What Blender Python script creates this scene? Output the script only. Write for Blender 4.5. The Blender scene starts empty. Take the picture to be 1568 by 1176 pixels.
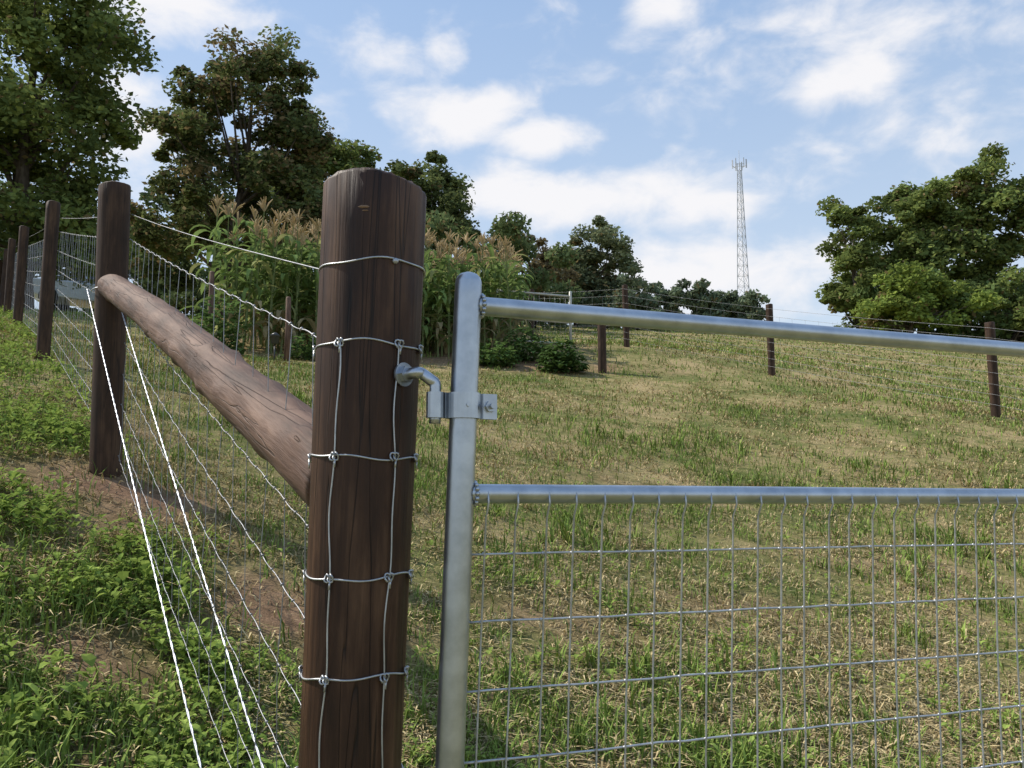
import bpy, math, numpy as np
from mathutils import Vector, Matrix
rng = np.random.default_rng(7)
scene = bpy.context.scene
coll = scene.collection

# ------------------------------------------------------------------ mesh builder
class MB:
    def __init__(s):
        s.V=[];s.C=[];s.L=[];s.T=[];s.n=0
    def add(s, v, faces, col=(1,1,1)):
        v=np.asarray(v,float).reshape(-1,3)
        c=np.asarray(col,float)
        if c.ndim==1: c=np.tile(c,(len(v),1))
        s.V.append(v); s.C.append(c)
        for f in faces:
            f=np.asarray(f,int)
            if f.ndim==1: f=f[None]
            if f.size==0: continue
            s.L.append((f+s.n).ravel()); s.T.append(np.full(len(f),f.shape[1]))
        s.n+=len(v)
    def tube(s, pts, r, sides=8, col=(1,1,1), ref=(0,0,1), closed=False, cap=True, prof=None):
        P=np.asarray(pts,float); n=len(P)
        r=np.broadcast_to(np.asarray(r,float),(n,))
        if closed: T=np.roll(P,-1,0)-np.roll(P,1,0)
        else: T=np.gradient(P,axis=0)
        T/=np.linalg.norm(T,axis=1)[:,None]+1e-12
        ref=np.tile(np.asarray(ref,float),(n,1))
        par=np.abs((T*ref).sum(1))>.97
        ref[par]=(0.9,0.1,0.42) if abs(T[0][0])<.7 else (0,1,0)
        if par.any(): ref[:]=ref[np.argmax(par)]
        A=np.cross(T,ref); A/=np.linalg.norm(A,axis=1)[:,None]+1e-12
        B=np.cross(A,T)
        a=np.linspace(0,2*np.pi,sides,endpoint=False)
        ca,sa=np.cos(a),np.sin(a)
        V=P[:,None]+r[:,None,None]*(A[:,None]*ca[None,:,None]+B[:,None]*sa[None,:,None])
        if prof is not None: V=P[:,None]+(V-P[:,None])*prof[:,:,None]
        m=n if closed else n-1
        i=np.arange(m)[:,None]; j=np.arange(sides)[None]
        i2=(i+1)%n; j2=(j+1)%sides
        F=np.stack([i*sides+j, i*sides+j2, i2*sides+j2, i2*sides+j],-1).reshape(-1,4)
        fs=[F]
        if cap and not closed:
            fs+= [np.arange(sides)[::-1], (n-1)*sides+np.arange(sides)]
        s.add(V.reshape(-1,3),fs,col)
    def box(s, c, size, col=(1,1,1), rot=0.0, bev=0.0):
        c=np.array(c,float); h=np.array(size,float)/2
        b=min(bev,h.min()*.9)
        pts=[];
        for z,k in ((-h[2],b),(-h[2]+b,0),(h[2]-b,0),(h[2],b)):
            for x,y in ((-1,-1),(1,-1),(1,1),(-1,1)):
                pts.append((x*(h[0]-k),y*(h[1]-k),z))
        V=np.array(pts); cr,sr=math.cos(rot),math.sin(rot)
        V=np.c_[V[:,0]*cr-V[:,1]*sr, V[:,0]*sr+V[:,1]*cr, V[:,2]]+c
        F=[]
        for k in range(3):
            for j in range(4):
                F.append((k*4+j,k*4+(j+1)%4,(k+1)*4+(j+1)%4,(k+1)*4+j))
        s.add(V,[F,[3,2,1,0],[12,13,14,15]],col)
    def ball(s,c,r,col=(1,1,1),nu=10,nv=7):
        r=np.broadcast_to(np.asarray(r,float),(3,))
        th=np.linspace(.12,np.pi-.12,nv); a=np.linspace(0,2*np.pi,nu,endpoint=False)
        V=np.array([(math.sin(t)*math.cos(p),math.sin(t)*math.sin(p),math.cos(t)) for t in th for p in a])*r+np.array(c)
        F=[(i*nu+j,(i+1)*nu+j,(i+1)*nu+(j+1)%nu,i*nu+(j+1)%nu) for i in range(nv-1) for j in range(nu)]
        s.add(V,[F,np.arange(nu),(nv-1)*nu+np.arange(nu)[::-1]],col)
    def build(s,name,mat,smooth=True,parent=None,loc=None,rot=None):
        V=np.concatenate(s.V);C=np.concatenate(s.C);L=np.concatenate(s.L);T=np.concatenate(s.T)
        me=bpy.data.meshes.new(name)
        me.vertices.add(len(V)); me.vertices.foreach_set('co',V.astype(np.float32).ravel())
        me.loops.add(len(L)); me.loops.foreach_set('vertex_index',L.astype(np.int32))
        me.polygons.add(len(T)); st=np.concatenate([[0],np.cumsum(T)[:-1]])
        me.polygons.foreach_set('loop_start',st.astype(np.int32))
        me.polygons.foreach_set('loop_total',T.astype(np.int32))
        me.polygons.foreach_set('use_smooth',np.full(len(T),smooth))
        me.update(calc_edges=True)
        at=me.color_attributes.new('Col','FLOAT_COLOR','POINT')
        at.data.foreach_set('color',np.c_[C,np.ones(len(C))].astype(np.float32).ravel())
        me.materials.append(mat)
        ob=bpy.data.objects.new(name,me); coll.objects.link(ob)
        if parent: ob.parent=parent
        if loc is not None: ob.location=loc
        if rot is not None: ob.rotation_euler=rot
        return ob
def empty(name,loc=(0,0,0)):
    e=bpy.data.objects.new(name,None); e.empty_display_size=.2; coll.objects.link(e); e.location=loc; return e

# ------------------------------------------------------------------ noise + terrain
_g=np.random.default_rng(3).random((256,256))
def vnoise(x,y):
    x=np.asarray(x,float);y=np.asarray(y,float)
    xi=np.floor(x).astype(int);yi=np.floor(y).astype(int);fx=x-xi;fy=y-yi
    fx=fx*fx*(3-2*fx);fy=fy*fy*(3-2*fy)
    g=lambda a,b:_g[a%256,b%256]
    return (g(xi,yi)*(1-fx)+g(xi+1,yi)*fx)*(1-fy)+(g(xi,yi+1)*(1-fx)+g(xi+1,yi+1)*fx)*fy
def fbm(x,y,o=3):
    s=0;a=.5;t=0
    for k in range(o):
        s=s+a*vnoise(x*2**k+17*k,y*2**k+9*k);t+=a;a*=.55
    return s/t
CP=np.array([(-.22,1.35,-1.0),(-1.9,4,.09),(-4.06,7.3,1.12),(-6.6,11.2,2.17),(-9.1,15.1,3.17),(6.6,11.6,1.0),(4.7,15.3,2.06),
(2.4,17.6,2.99),(1.55,14.5,2.0),(.45,20,3.45),(-4.8,14,2.3),(-1.5,15,2.3),(-21,40,8.3),(4,45,8.7),(13.5,45,8.3),(24,40,6.9),(-2,45,9),
(-1.15,2,-.66),(1.7,3,-.92),(0,0,-1.35),(0,-3,-1.75),(2.6,1.8,-1.12),(-3,1,-.45),(12,14,.7),(-4,-3,-1),(5,-3,-1.9),(-12,8,2.4),(2,7,.0),(-30,20,5),(30,10,-.5)])
def _k(r2): return .5*r2*np.log(r2+1e-9)
def _fit():
    P=CP[:,:2];n=len(P)
    K=_k(((P[:,None]-P[None])**2).sum(-1))+np.eye(n)*.6
    Q=np.c_[np.ones(n),P]; A=np.zeros((n+3,n+3));A[:n,:n]=K;A[:n,n:]=Q;A[n:,:n]=Q.T
    return np.linalg.solve(A,np.r_[CP[:,2],0,0,0])
W=_fit()
def gz(x,y):
    x=np.asarray(x,float);y=np.asarray(y,float);sh=x.shape
    x=x.ravel();y=y.ravel();r=np.hypot(x,y)
    f=np.minimum(1,46/np.maximum(r,1e-6));cx=x*f;cy=y*f
    out=W[-3]+W[-2]*cx+W[-1]*cy
    for i,(px,py,_) in enumerate(CP): out=out+W[i]*_k((cx-px)**2+(cy-py)**2)
    out=np.clip(out,-5,10)
    out=out+.02*(fbm(x*1.3,y*1.3)-.5)
    out=np.maximum(out-np.maximum(0,r-46)*.15,-8)
    return out.reshape(sh)
def g1(x,y): return float(gz(np.array([x]),np.array([y]))[0])

# ------------------------------------------------------------------ materials
def newmat(name):
    m=bpy.data.materials.new(name); m.use_nodes=True
    nt=m.node_tree; b=nt.nodes['Principled BSDF']; return m,nt,b
def N(nt,t,**k):
    n=nt.nodes.new(t)
    for a,v in k.items():
        if a.startswith('i_'): n.inputs[a[2:].replace('_',' ')].default_value=v
        else: setattr(n,a,v)
    return n
def ramp(nt,stops):
    r=nt.nodes.new('ShaderNodeValToRGB'); e=r.color_ramp.elements
    while len(e)<len(stops): e.new(.5)
    for i,(p,c) in enumerate(stops): e[i].position=p; e[i].color=(*c,1)
    return r
def foliage_mat(name,trans=.35):
    m,nt,b=newmat(name)
    a=N(nt,'ShaderNodeAttribute',attribute_name='Col')
    nt.nodes.remove(b)
    b=N(nt,'ShaderNodeBsdfDiffuse');nt.links.new(a.outputs['Color'],b.inputs['Color'])
    o=nt.nodes['Material Output'].inputs['Surface']
    if trans<=0: nt.links.new(b.outputs[0],o);return m
    t=N(nt,'ShaderNodeBsdfTranslucent'); nt.links.new(a.outputs['Color'],t.inputs['Color'])
    mx=N(nt,'ShaderNodeMixShader'); mx.inputs[0].default_value=trans
    nt.links.new(b.outputs[0],mx.inputs[1]);nt.links.new(t.outputs[0],mx.inputs[2])
    nt.links.new(mx.outputs[0],o)
    return m
def wood_mat(name,dark,mid,light,sx=45,sz=1.6,bump=.35,rough=.7,lo=.34,hi=.66,crack=0.0,cw=.014,csx=24,csz=.8,cdist=.5,cdet=2):
    m,nt,b=newmat(name)
    tc=N(nt,'ShaderNodeTexCoord'); mp=N(nt,'ShaderNodeMapping'); mp.inputs['Scale'].default_value=(sx,sx,sz)
    nt.links.new(tc.outputs['Object'],mp.inputs[0])
    n1=N(nt,'ShaderNodeTexNoise',i_Scale=1.0,i_Detail=6,i_Roughness=.65,i_Distortion=.4); nt.links.new(mp.outputs[0],n1.inputs['Vector'])
    mp2=N(nt,'ShaderNodeMapping'); mp2.inputs['Scale'].default_value=(9,9,2.6); nt.links.new(tc.outputs['Object'],mp2.inputs[0])
    n2=N(nt,'ShaderNodeTexNoise',i_Scale=1.5,i_Detail=5,i_Roughness=.6); nt.links.new(mp2.outputs[0],n2.inputs['Vector'])
    mx=N(nt,'ShaderNodeMix',data_type='FLOAT'); mx.inputs[0].default_value=.55
    nt.links.new(n1.outputs['Fac'],mx.inputs[2]);nt.links.new(n2.outputs['Fac'],mx.inputs[3])
    r=ramp(nt,[(lo,dark),(.5,mid),(hi,light)]); nt.links.new(mx.outputs[0],r.inputs[0])
    colout=r.outputs[0]; hsrc=n1.outputs['Fac']
    if crack>0:
        mp3=N(nt,'ShaderNodeMapping'); mp3.inputs['Scale'].default_value=(csx,csx,csz); nt.links.new(tc.outputs['Object'],mp3.inputs[0])
        n3=N(nt,'ShaderNodeTexNoise',i_Scale=1.3,i_Detail=cdet,i_Roughness=.5,i_Distortion=cdist); nt.links.new(mp3.outputs[0],n3.inputs['Vector'])
        s=N(nt,'ShaderNodeMath',operation='SUBTRACT');s.inputs[1].default_value=.55;nt.links.new(n3.outputs['Fac'],s.inputs[0])
        ab=N(nt,'ShaderNodeMath',operation='ABSOLUTE');nt.links.new(s.outputs[0],ab.inputs[0])
        mr=N(nt,'ShaderNodeMapRange');mr.inputs['From Max'].default_value=cw;mr.inputs['To Min'].default_value=1-crack;nt.links.new(ab.outputs[0],mr.inputs[0])
        mm=N(nt,'ShaderNodeMix',data_type='RGBA',blend_type='MULTIPLY');mm.inputs[0].default_value=1
        nt.links.new(colout,mm.inputs[6]);nt.links.new(mr.outputs[0],mm.inputs[7]);colout=mm.outputs[2]
        hh=N(nt,'ShaderNodeMath',operation='MULTIPLY');nt.links.new(n1.outputs['Fac'],hh.inputs[0]);nt.links.new(mr.outputs[0],hh.inputs[1]);hsrc=hh.outputs[0]
    nt.links.new(colout,b.inputs['Base Color'])
    bp=N(nt,'ShaderNodeBump',i_Strength=bump,i_Distance=.006); nt.links.new(hsrc,bp.inputs['Height'])
    nt.links.new(bp.outputs[0],b.inputs['Normal']); b.inputs['Roughness'].default_value=rough
    b.inputs['Specular IOR Level'].default_value=.3
    return m
def metal_mat(name,c1,c2,met=.8,rough=.42,sc=45.,var=.12):
    m,nt,b=newmat(name)
    tc=N(nt,'ShaderNodeTexCoord')
    n=N(nt,'ShaderNodeTexNoise',i_Scale=sc,i_Detail=5,i_Roughness=.6); nt.links.new(tc.outputs['Object'],n.inputs['Vector'])
    r=ramp(nt,[(.35,c1),(.65,c2)]); nt.links.new(n.outputs['Fac'],r.inputs[0]); nt.links.new(r.outputs[0],b.inputs['Base Color'])
    b.inputs['Metallic'].default_value=met
    mr=N(nt,'ShaderNodeMapRange'); mr.inputs['To Min'].default_value=rough-var; mr.inputs['To Max'].default_value=rough+var
    nt.links.new(n.outputs['Fac'],mr.inputs[0]); nt.links.new(mr.outputs[0],b.inputs['Roughness'])
    return m
def flat_mat(name,c,rough=.5,met=0):
    m,nt,b=newmat(name)
    n=N(nt,'ShaderNodeTexNoise',i_Scale=8.0,i_Detail=3)
    r=ramp(nt,[(.3,tuple(v*.85 for v in c)),(.7,c)]);nt.links.new(n.outputs['Fac'],r.inputs[0]);nt.links.new(r.outputs[0],b.inputs['Base Color'])
    b.inputs['Roughness'].default_value=rough;b.inputs['Metallic'].default_value=met
    return m
M_leaf=foliage_mat('leaves',.35); M_grass=foliage_mat('grass_blades',0); M_weed=foliage_mat('weed_leaf',.3); M_corn=foliage_mat('corn_leaf',.35)
M_post=wood_mat('treated_wood',(.015,.0065,.0035),(.049,.022,.011),(.145,.076,.040),bump=.6,lo=.35,hi=.67,crack=.75,rough=.55)
M_fpost=wood_mat('treated_wood_far',(.018,.0095,.0055),(.047,.024,.013),(.11,.060,.034),crack=.5)
M_rail=wood_mat('rail_wood',(.060,.034,.023),(.130,.074,.050),(.235,.145,.10),sx=30,sz=2.4,bump=1.0,lo=.37,hi=.66,crack=.5,cw=.012,csx=26,csz=1.0,cdist=.15,cdet=1)
M_knot=wood_mat('knot_wood',(.10,.06,.03),(.2,.12,.07),(.3,.2,.13),sx=90,sz=40)
M_bark=wood_mat('bark',(.04,.03,.022),(.09,.07,.052),(.15,.125,.1),sx=8,sz=1.0,bump=.8,rough=.9)
M_galv=metal_mat('galvanized_steel',(.40,.43,.47),(.54,.57,.61),met=.92,rough=.34,sc=22.,var=.08)
M_wire=metal_mat('galvanized_wire',(.40,.41,.42),(.58,.59,.60),met=.7,rough=.42)
M_bright=metal_mat('new_wire',(.44,.45,.48),(.60,.61,.64),met=.7,rough=.4)
M_lwire=metal_mat('fence_wire',(.24,.24,.25),(.38,.38,.39),met=.7,rough=.5)
M_dwire=metal_mat('weathered_wire',(.2,.2,.2),(.34,.34,.34),met=.5,rough=.55)
M_tower=flat_mat('tower_paint',(.5,.51,.53),.5,.3)

# ------------------------------------------------------------------ ground
def soilmask(x,y):
    m=np.zeros_like(x)
    for cx,cy,rx,ry,s in [(-1.75,3.8,.65,.4,1.),(-.75,3.1,.4,.3,.95),(-1.4,14.9,4.2,1.0,.8),(0.1,15.3,1.3,.7,.9),(-2.5,17,4.5,2.2,.9),(1.6,2.6,.6,.22,.9),(-1.25,2.55,.42,.18,.8),(.35,2.5,.45,.22,.65),(.2,3.6,.5,.25,.55),(-1.75,3.0,.35,.16,.75),(-.95,2.1,.22,.16,.65),(-2.3,4.9,.4,.2,.6),(1.1,4.2,.6,.2,.5),(2.2,5.2,.7,.2,.45),(.9,6.5,.8,.25,.4)]:
        m=np.maximum(m,s*np.clip(1.5-1.3*np.hypot((x-cx)/rx,(y-cy)/ry)+(fbm(x*3,y*3)-.5)*1.6,0,1))
    return m
def fence_side(x,y):
    return (x+.22)*.839+(y-1.35)*.544
def axs(a,b,n,k):
    t=np.linspace(-1,1,n); s=np.sinh(t*k)/math.sinh(k); return np.where(s<0,s*a,s*b)
X=axs(700,700,300,6.6);Y=axs(300,900,330,6.6)+2.5
XX,YY=np.meshgrid(X,Y,indexing='ij');ZZ=gz(XX,YY)
mb=MB();nx,ny=XX.shape
i,j=np.meshgrid(np.arange(nx-1),np.arange(ny-1),indexing='ij')
F=np.stack([i*ny+j,(i+1)*ny+j,(i+1)*ny+j+1,i*ny+j+1],-1).reshape(-1,4)
sm=soilmask(XX,YY).ravel()
mb.add(np.c_[XX.ravel(),YY.ravel(),ZZ.ravel()],[F],np.c_[sm,sm*0,sm*0])
m,nt,b=newmat('grass_ground')
tc=N(nt,'ShaderNodeTexCoord')
n1=N(nt,'ShaderNodeTexNoise',i_Scale=.8,i_Detail=6,i_Roughness=.65);nt.links.new(tc.outputs['Object'],n1.inputs['Vector'])
n2=N(nt,'ShaderNodeTexNoise',i_Scale=7.0,i_Detail=8,i_Roughness=.78);nt.links.new(tc.outputs['Object'],n2.inputs['Vector'])
n3=N(nt,'ShaderNodeTexNoise',i_Scale=120.0,i_Detail=3,i_Roughness=.7);nt.links.new(tc.outputs['Object'],n3.inputs['Vector'])
r1=ramp(nt,[(.38,(.12,.155,.04)),(.48,(.25,.23,.085)),(.58,(.43,.33,.165))])
ad=N(nt,'ShaderNodeMath',operation='MULTIPLY_ADD');ad.inputs[1].default_value=.5
sb=N(nt,'ShaderNodeMath',operation='MULTIPLY_ADD');sb.inputs[1].default_value=.6;sb.inputs[2].default_value=-.055
nt.links.new(n1.outputs['Fac'],sb.inputs[0]);nt.links.new(n2.outputs['Fac'],ad.inputs[0]);nt.links.new(sb.outputs[0],ad.inputs[2])
nt.links.new(ad.outputs[0],r1.inputs[0])
a=N(nt,'ShaderNodeAttribute',attribute_name='Col')
r2=ramp(nt,[(.3,(.15,.085,.05)),(.7,(.38,.24,.15))]);nt.links.new(n2.outputs['Fac'],r2.inputs[0])
sp=N(nt,'ShaderNodeSeparateColor');nt.links.new(a.outputs['Color'],sp.inputs[0])
mx=N(nt,'ShaderNodeMix',data_type='RGBA');nt.links.new(sp.outputs[0],mx.inputs[0]);nt.links.new(r1.outputs[0],mx.inputs[6]);nt.links.new(r2.outputs[0],mx.inputs[7])
mr=N(nt,'ShaderNodeMapRange');mr.inputs['From Min'].default_value=.3;mr.inputs['From Max'].default_value=.7;mr.inputs['To Min'].default_value=.5;mr.inputs['To Max'].default_value=1.2
nt.links.new(n3.outputs['Fac'],mr.inputs[0])
mm=N(nt,'ShaderNodeMix',data_type='RGBA',blend_type='MULTIPLY');mm.inputs[0].default_value=1
nt.links.new(mx.outputs[2],mm.inputs[6]);nt.links.new(mr.outputs[0],mm.inputs[7]);nt.links.new(mm.outputs[2],b.inputs['Base Color'])
b.inputs['Roughness'].default_value=.95;b.inputs['Specular IOR Level'].default_value=.1
bp=N(nt,'ShaderNodeBump',i_Strength=.9,i_Distance=.04);nt.links.new(n2.outputs['Fac'],bp.inputs['Height']);nt.links.new(bp.outputs[0],b.inputs['Normal'])
mb.build('ground',m)

# ------------------------------------------------------------------ grass
GREEN=np.array([.145,.22,.05]);LIME=np.array([.27,.345,.085]);STRAW=np.array([.60,.49,.27]);TAN=np.array([.41,.31,.16])
def grass(n,seed,rmin,rmax,name,kx=.95,hs=1.0,ws=1.0,dryk=1.0,clump=0.0,flat=0.0):
    r=np.random.default_rng(seed)
    R=np.exp(r.uniform(math.log(rmin),math.log(rmax),n)); ang=r.uniform(-kx,kx,n)
    a=np.arctan(ang);x=R*np.sin(a);y=R*np.cos(a)
    if clump>0:
        nc=n//12;ci=r.integers(0,nc,n);x=x[ci]+r.normal(0,clump,n);y=y[ci]+r.normal(0,clump,n);R=np.hypot(x,y)
    sm=soilmask(x,y); thin=fbm(x*2.1+11,y*2.1)
    keep=(r.random(n)>sm*.9)&(np.hypot(x+.24,y-1.35)>.1)&(R>1.05)&(r.random(n)<np.clip((.70-thin)*4.5,.3,1))
    if clump>0: keep&=(fbm(x*1.4+2,y*1.4)+r.normal(0,.05,n)>.52)
    x,y,R=x[keep],y[keep],R[keep];n=len(x)
    z=gz(x,y)-.006
    out=np.clip(-fence_side(x,y)*1.2,0,1)*(y<30)
    patch=fbm(x*1.1+5,y*1.1)*.5+fbm(x*4,y*4,2)*.5
    dry=np.clip((patch-.45)*7+.35,0,1)*(1-.15*out)
    isdry=r.random(n)<(dry*.78+.1)*dryk
    if flat>0: isdry[:]=True
    h=hs*(.026+.042*r.random(n)+.04*(fbm(x*1.7,y*1.7)>.56)*r.random(n))*(1+.4*out)*(1+np.clip(R/40,0,.5))
    h[isdry]*=.85
    w=ws*np.maximum(.0013+.0020*r.random(n),.00040*R*(.6+r.random(n)))*(1+.5*out*r.random(n))
    th=r.uniform(0,2*np.pi,n);lean=np.abs(r.normal(0,.6,n))+.2;lean[isdry]+=.8
    lean=np.minimum(lean,1.45)
    if flat>0: lean=r.uniform(1.35,1.55,n);z=z+r.uniform(.012,.035,n)
    d=np.c_[np.cos(th),np.sin(th),np.zeros(n)];s=np.c_[-np.sin(th),np.cos(th),np.zeros(n)]
    P=np.c_[x,y,z]
    up=np.array([0,0,1.])
    l1=lean*(.5 if flat==0 else 1.);l2=np.minimum(lean*1.35,1.7)
    mid=P+(h*.55)[:,None]*(d*np.sin(l1)[:,None]+up*np.cos(l1)[:,None])
    tip=mid+(h*.6)[:,None]*(d*np.sin(l2)[:,None]+up*np.cos(l2)[:,None])
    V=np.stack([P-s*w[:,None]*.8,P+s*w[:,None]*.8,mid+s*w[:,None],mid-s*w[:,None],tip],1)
    t=r.random(n)[:,None];c=np.where(isdry[:,None],STRAW*t+TAN*(1-t),GREEN*(1-t)+LIME*t)
    c=c*(.6+.65*r.random(n))[:,None]
    C=np.repeat(c[:,None],5,1)
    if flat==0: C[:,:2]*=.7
    k=np.arange(n)[:,None]*5
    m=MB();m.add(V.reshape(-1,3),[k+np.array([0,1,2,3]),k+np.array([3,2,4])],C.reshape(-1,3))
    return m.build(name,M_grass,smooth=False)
grass(400000,11,1.15,48,'grass')
grass(48000,12,1.3,9,'grass_tufts',hs=1.75,ws=1.3,dryk=.55,clump=.014)
grass(45000,13,1.2,14,'dead_grass_thatch',hs=1.5,ws=1.0,flat=1.0)

def leafset(m,base,dirs,length,width,lift,col,fold=.25):
    n=len(base);d=np.c_[np.cos(dirs),np.sin(dirs),np.zeros(n)];s=np.c_[-np.sin(dirs),np.cos(dirs),np.zeros(n)];up=np.array([0,0,1.])
    L=length[:,None];w=width[:,None];li=lift[:,None]
    ax1=d*np.cos(li)+up*np.sin(li);ax2=d*np.cos(li-.7)+up*np.sin(li-.7)
    c0=base;c1=c0+ax1*L*.35;c2=c1+((ax1+ax2)/2)*L*.33;c3=c2+ax2*L*.33
    f=up*w*fold
    V=np.stack([c0,c1,c2,c3,c1+s*w+f,c2+s*w*.75+f,c1-s*w+f,c2-s*w*.75+f],1)
    k=np.arange(n)[:,None]*8
    C=np.repeat(col[:,None],8,1)
    m.add(V.reshape(-1,3),[k+np.array([1,4,5,2]),k+np.array([1,2,7,6]),k+np.array([0,4,1]),k+np.array([0,1,6]),k+np.array([2,5,3]),k+np.array([2,3,7])],C.reshape(-1,3))
def weeds(npl,seed,region,name,size=1.0,thr=.5):
    r=np.random.default_rng(seed);x,y=region(r,npl)
    pm=fbm(x*3.1+3,y*3.1)*.6+fbm(x*1.3,y*1.3+7)*.4;k=(pm+r.normal(0,.07,len(x))>thr)&(soilmask(x,y)<.3)&(np.hypot(x+.24,y-1.35)>.15);x,y=x[k],y[k];m=MB()
    z=gz(x,y);nl=8;n=len(x)
    hh=(.03+.085*r.random(n))*size
    X=np.repeat(x,nl);Y=np.repeat(y,nl);Zb=np.repeat(z,nl)+np.repeat(hh,nl)*r.uniform(.1,1,n*nl)
    th=r.uniform(0,2*np.pi,n*nl);rr=r.uniform(0,.015,n*nl)
    B=np.c_[X+rr*np.cos(th),Y+rr*np.sin(th),Zb]
    L=r.uniform(.014,.042,n*nl)*np.repeat(r.uniform(.45,1.35,n),nl)*size
    t=np.clip(r.random(n*nl)*.6+np.repeat(r.random(n),nl)*.5,0,1)[:,None];c=(np.array([.14,.22,.045])*(1-t)+np.array([.36,.45,.11])*t)*np.repeat(r.uniform(.75,1.2,n),nl)[:,None]
    leafset(m,B,th,L,L*r.uniform(.16,.36,n*nl),r.uniform(.0,1.1,n*nl),c)
    return m.build(name,M_weed,smooth=False)
def reg_left(r,n):
    y=np.exp(r.uniform(math.log(1.4),math.log(16),n));x=-r.uniform(.12,.85,n)*y
    k=(fence_side(x,y)<.15);return x[k],y[k]
def reg_field(r,n):
    y=np.exp(r.uniform(math.log(1.5),math.log(9),n));x=r.uniform(-.5,.8,n)*y
    k=(fence_side(x,y)>.1)&(r.random(n)<np.clip(3.0/y,0,1)**1.5);return x[k],y[k]
weeds(19000,21,reg_left,'broadleaf_weeds',1.15,.49)
weeds(8000,22,reg_field,'broadleaf_weeds',.8,.53)

# ------------------------------------------------------------------ posts
def post(name,x,y,h,r0,r1,mat,lean=(0,0),sides=28,seed=0,bury=.15,parent=None):
    rr=np.random.default_rng(seed);m=MB();n=26
    t=np.linspace(0,1,n);z=-bury+t*(h+bury)
    a=np.linspace(0,2*np.pi,sides,endpoint=False)
    rad=r0+(r1-r0)*np.clip(z/h,0,1)
    lob=1+.012*np.sin(2*a+rr.uniform(0,6))+.008*np.sin(5*a+rr.uniform(0,6))
    prof=lob[None]*(1+.006*np.sin(z*7+rr.uniform(0,6)))[:,None]
    for ci in rr.integers(0,sides,3): prof[n//2:,ci]*=.975
    zz=list(z);R=list(rad);PR=list(prof)
    for dz,k in ((.003,.985),(.006,.955),(.0085,.90)):
        zz.append(z[-1]+dz);R.append(rad[-1]*k);PR.append(prof[-1]*(1+rr.normal(0,.006,sides)))
    V=[];
    for q in range(len(zz)):
        V.append(np.c_[np.cos(a)*R[q]*PR[q],np.sin(a)*R[q]*PR[q],np.full(sides,zz[q])+(0 if q<n-1 else rr.normal(0,.0012,sides)+.005*np.sin(a+seed)+.002*np.sin(3*a))])
    V.append(np.array([[0,0,zz[-1]+.002]]));V=np.concatenate(V);nn=len(zz)
    F=[(q*sides+j,q*sides+(j+1)%sides,(q+1)*sides+(j+1)%sides,(q+1)*sides+j) for q in range(nn-1) for j in range(sides)]
    T=[((nn-1)*sides+j,(nn-1)*sides+(j+1)%sides,nn*sides) for j in range(sides)]
    m.add(V,[F,T]);z0=g1(x,y)
    return m.build(name,mat,loc=(x,y,z0),rot=(lean[1],lean[0],0),parent=parent),z0
px,py=-.245,1.35
gp0=g1(px,py);gh=.482-gp0
gpost,_=post('wooden_gate_post',px-.012,py,gh,.072,.084,M_post,lean=(math.radians(1.3),0),sides=56,seed=4,bury=.3)
def psurf(zc,phi,off=0.0,H=gh):
    f=np.clip((zc-gp0)/H,0,1);R=.072+.012*f+off
    cx=px-.012+math.sin(math.radians(1.3))*(zc-gp0)
    return np.array([cx+R*math.sin(phi),py-R*math.cos(phi),zc])
mw=MB()
PH=(math.radians(-22),math.radians(42))
rings=[.350,.222,.050,-.128,-.272,-.42,-.56,-.70,-.83]
for k,zc in enumerate(rings):
    pts=[];
    for q in range(72):
        a=q/72*2*math.pi
        pts.append(psurf(zc+.0035*math.sin(a*2+k*1.7)+.002*math.sin(5*a+k),a,.0015))
    mw.tube(pts,.0015,6,closed=True)
    if k==0:
        c=psurf(zc,PH[1]-.15,.003);mw.ball(c,(.005,.004,.005));continue
    for ph in list(PH)+[math.radians(-86),math.radians(82)]:
        for dx in (-.3,.3):
            pts=[psurf(zc+.006*math.cos(t),ph+dx*.12+.05*math.sin(t),.0035+.002*math.sin(t*2)) for t in np.linspace(0,2*math.pi,10,endpoint=False)]
            mw.tube(pts,.0016,5,closed=True)
        mw.tube([psurf(zc-.004,ph+.03,.004),psurf(zc-.016,ph+.02,.004)],.0016,5)
for ph in PH:
    zs=np.arange(rings[-1],rings[1]+.005,.012)
    pts=[psurf(z,ph+.035*math.sin(z*17+ph*3)+.02*math.sin(z*41),.003) for z in zs]
    mw.tube(pts,.0013,6)
wr=mw.build('wire_wraps',M_wire)
def add_child(o,p):
    bpy.context.view_layer.update();o.parent=p;o.matrix_parent_inverse=p.matrix_world.inverted()
add_child(wr,gpost)
kn=MB();c=psurf(.432,math.radians(-2),-.0075);kn.ball(c,(.015,.011,.0042));kn.ball(c+np.array([.002,.0,-.006]),(.010,.0105,.0022))
kob=kn.build('knot',M_knot);add_child(kob,gpost)

LP=[(-1.895,4.0,1.38,-1.5,.072),(-4.06,7.3,1.40,0,.058),(-6.6,11.2,1.36,0,.060),(-9.1,15.1,1.36,0,.062),(-11.7,19.2,1.4,1,.062),(-14.3,23.3,1.4,0,.062),(-17,27.5,1.4,0,.062)]
lz=[]
for k,(x,y,h,l,r) in enumerate(LP):
    o,z0=post('wooden_fence_post',x,y,h,r*.96,r,M_fpost,lean=(math.radians(l),0),seed=20+k);lz.append(z0)

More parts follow.
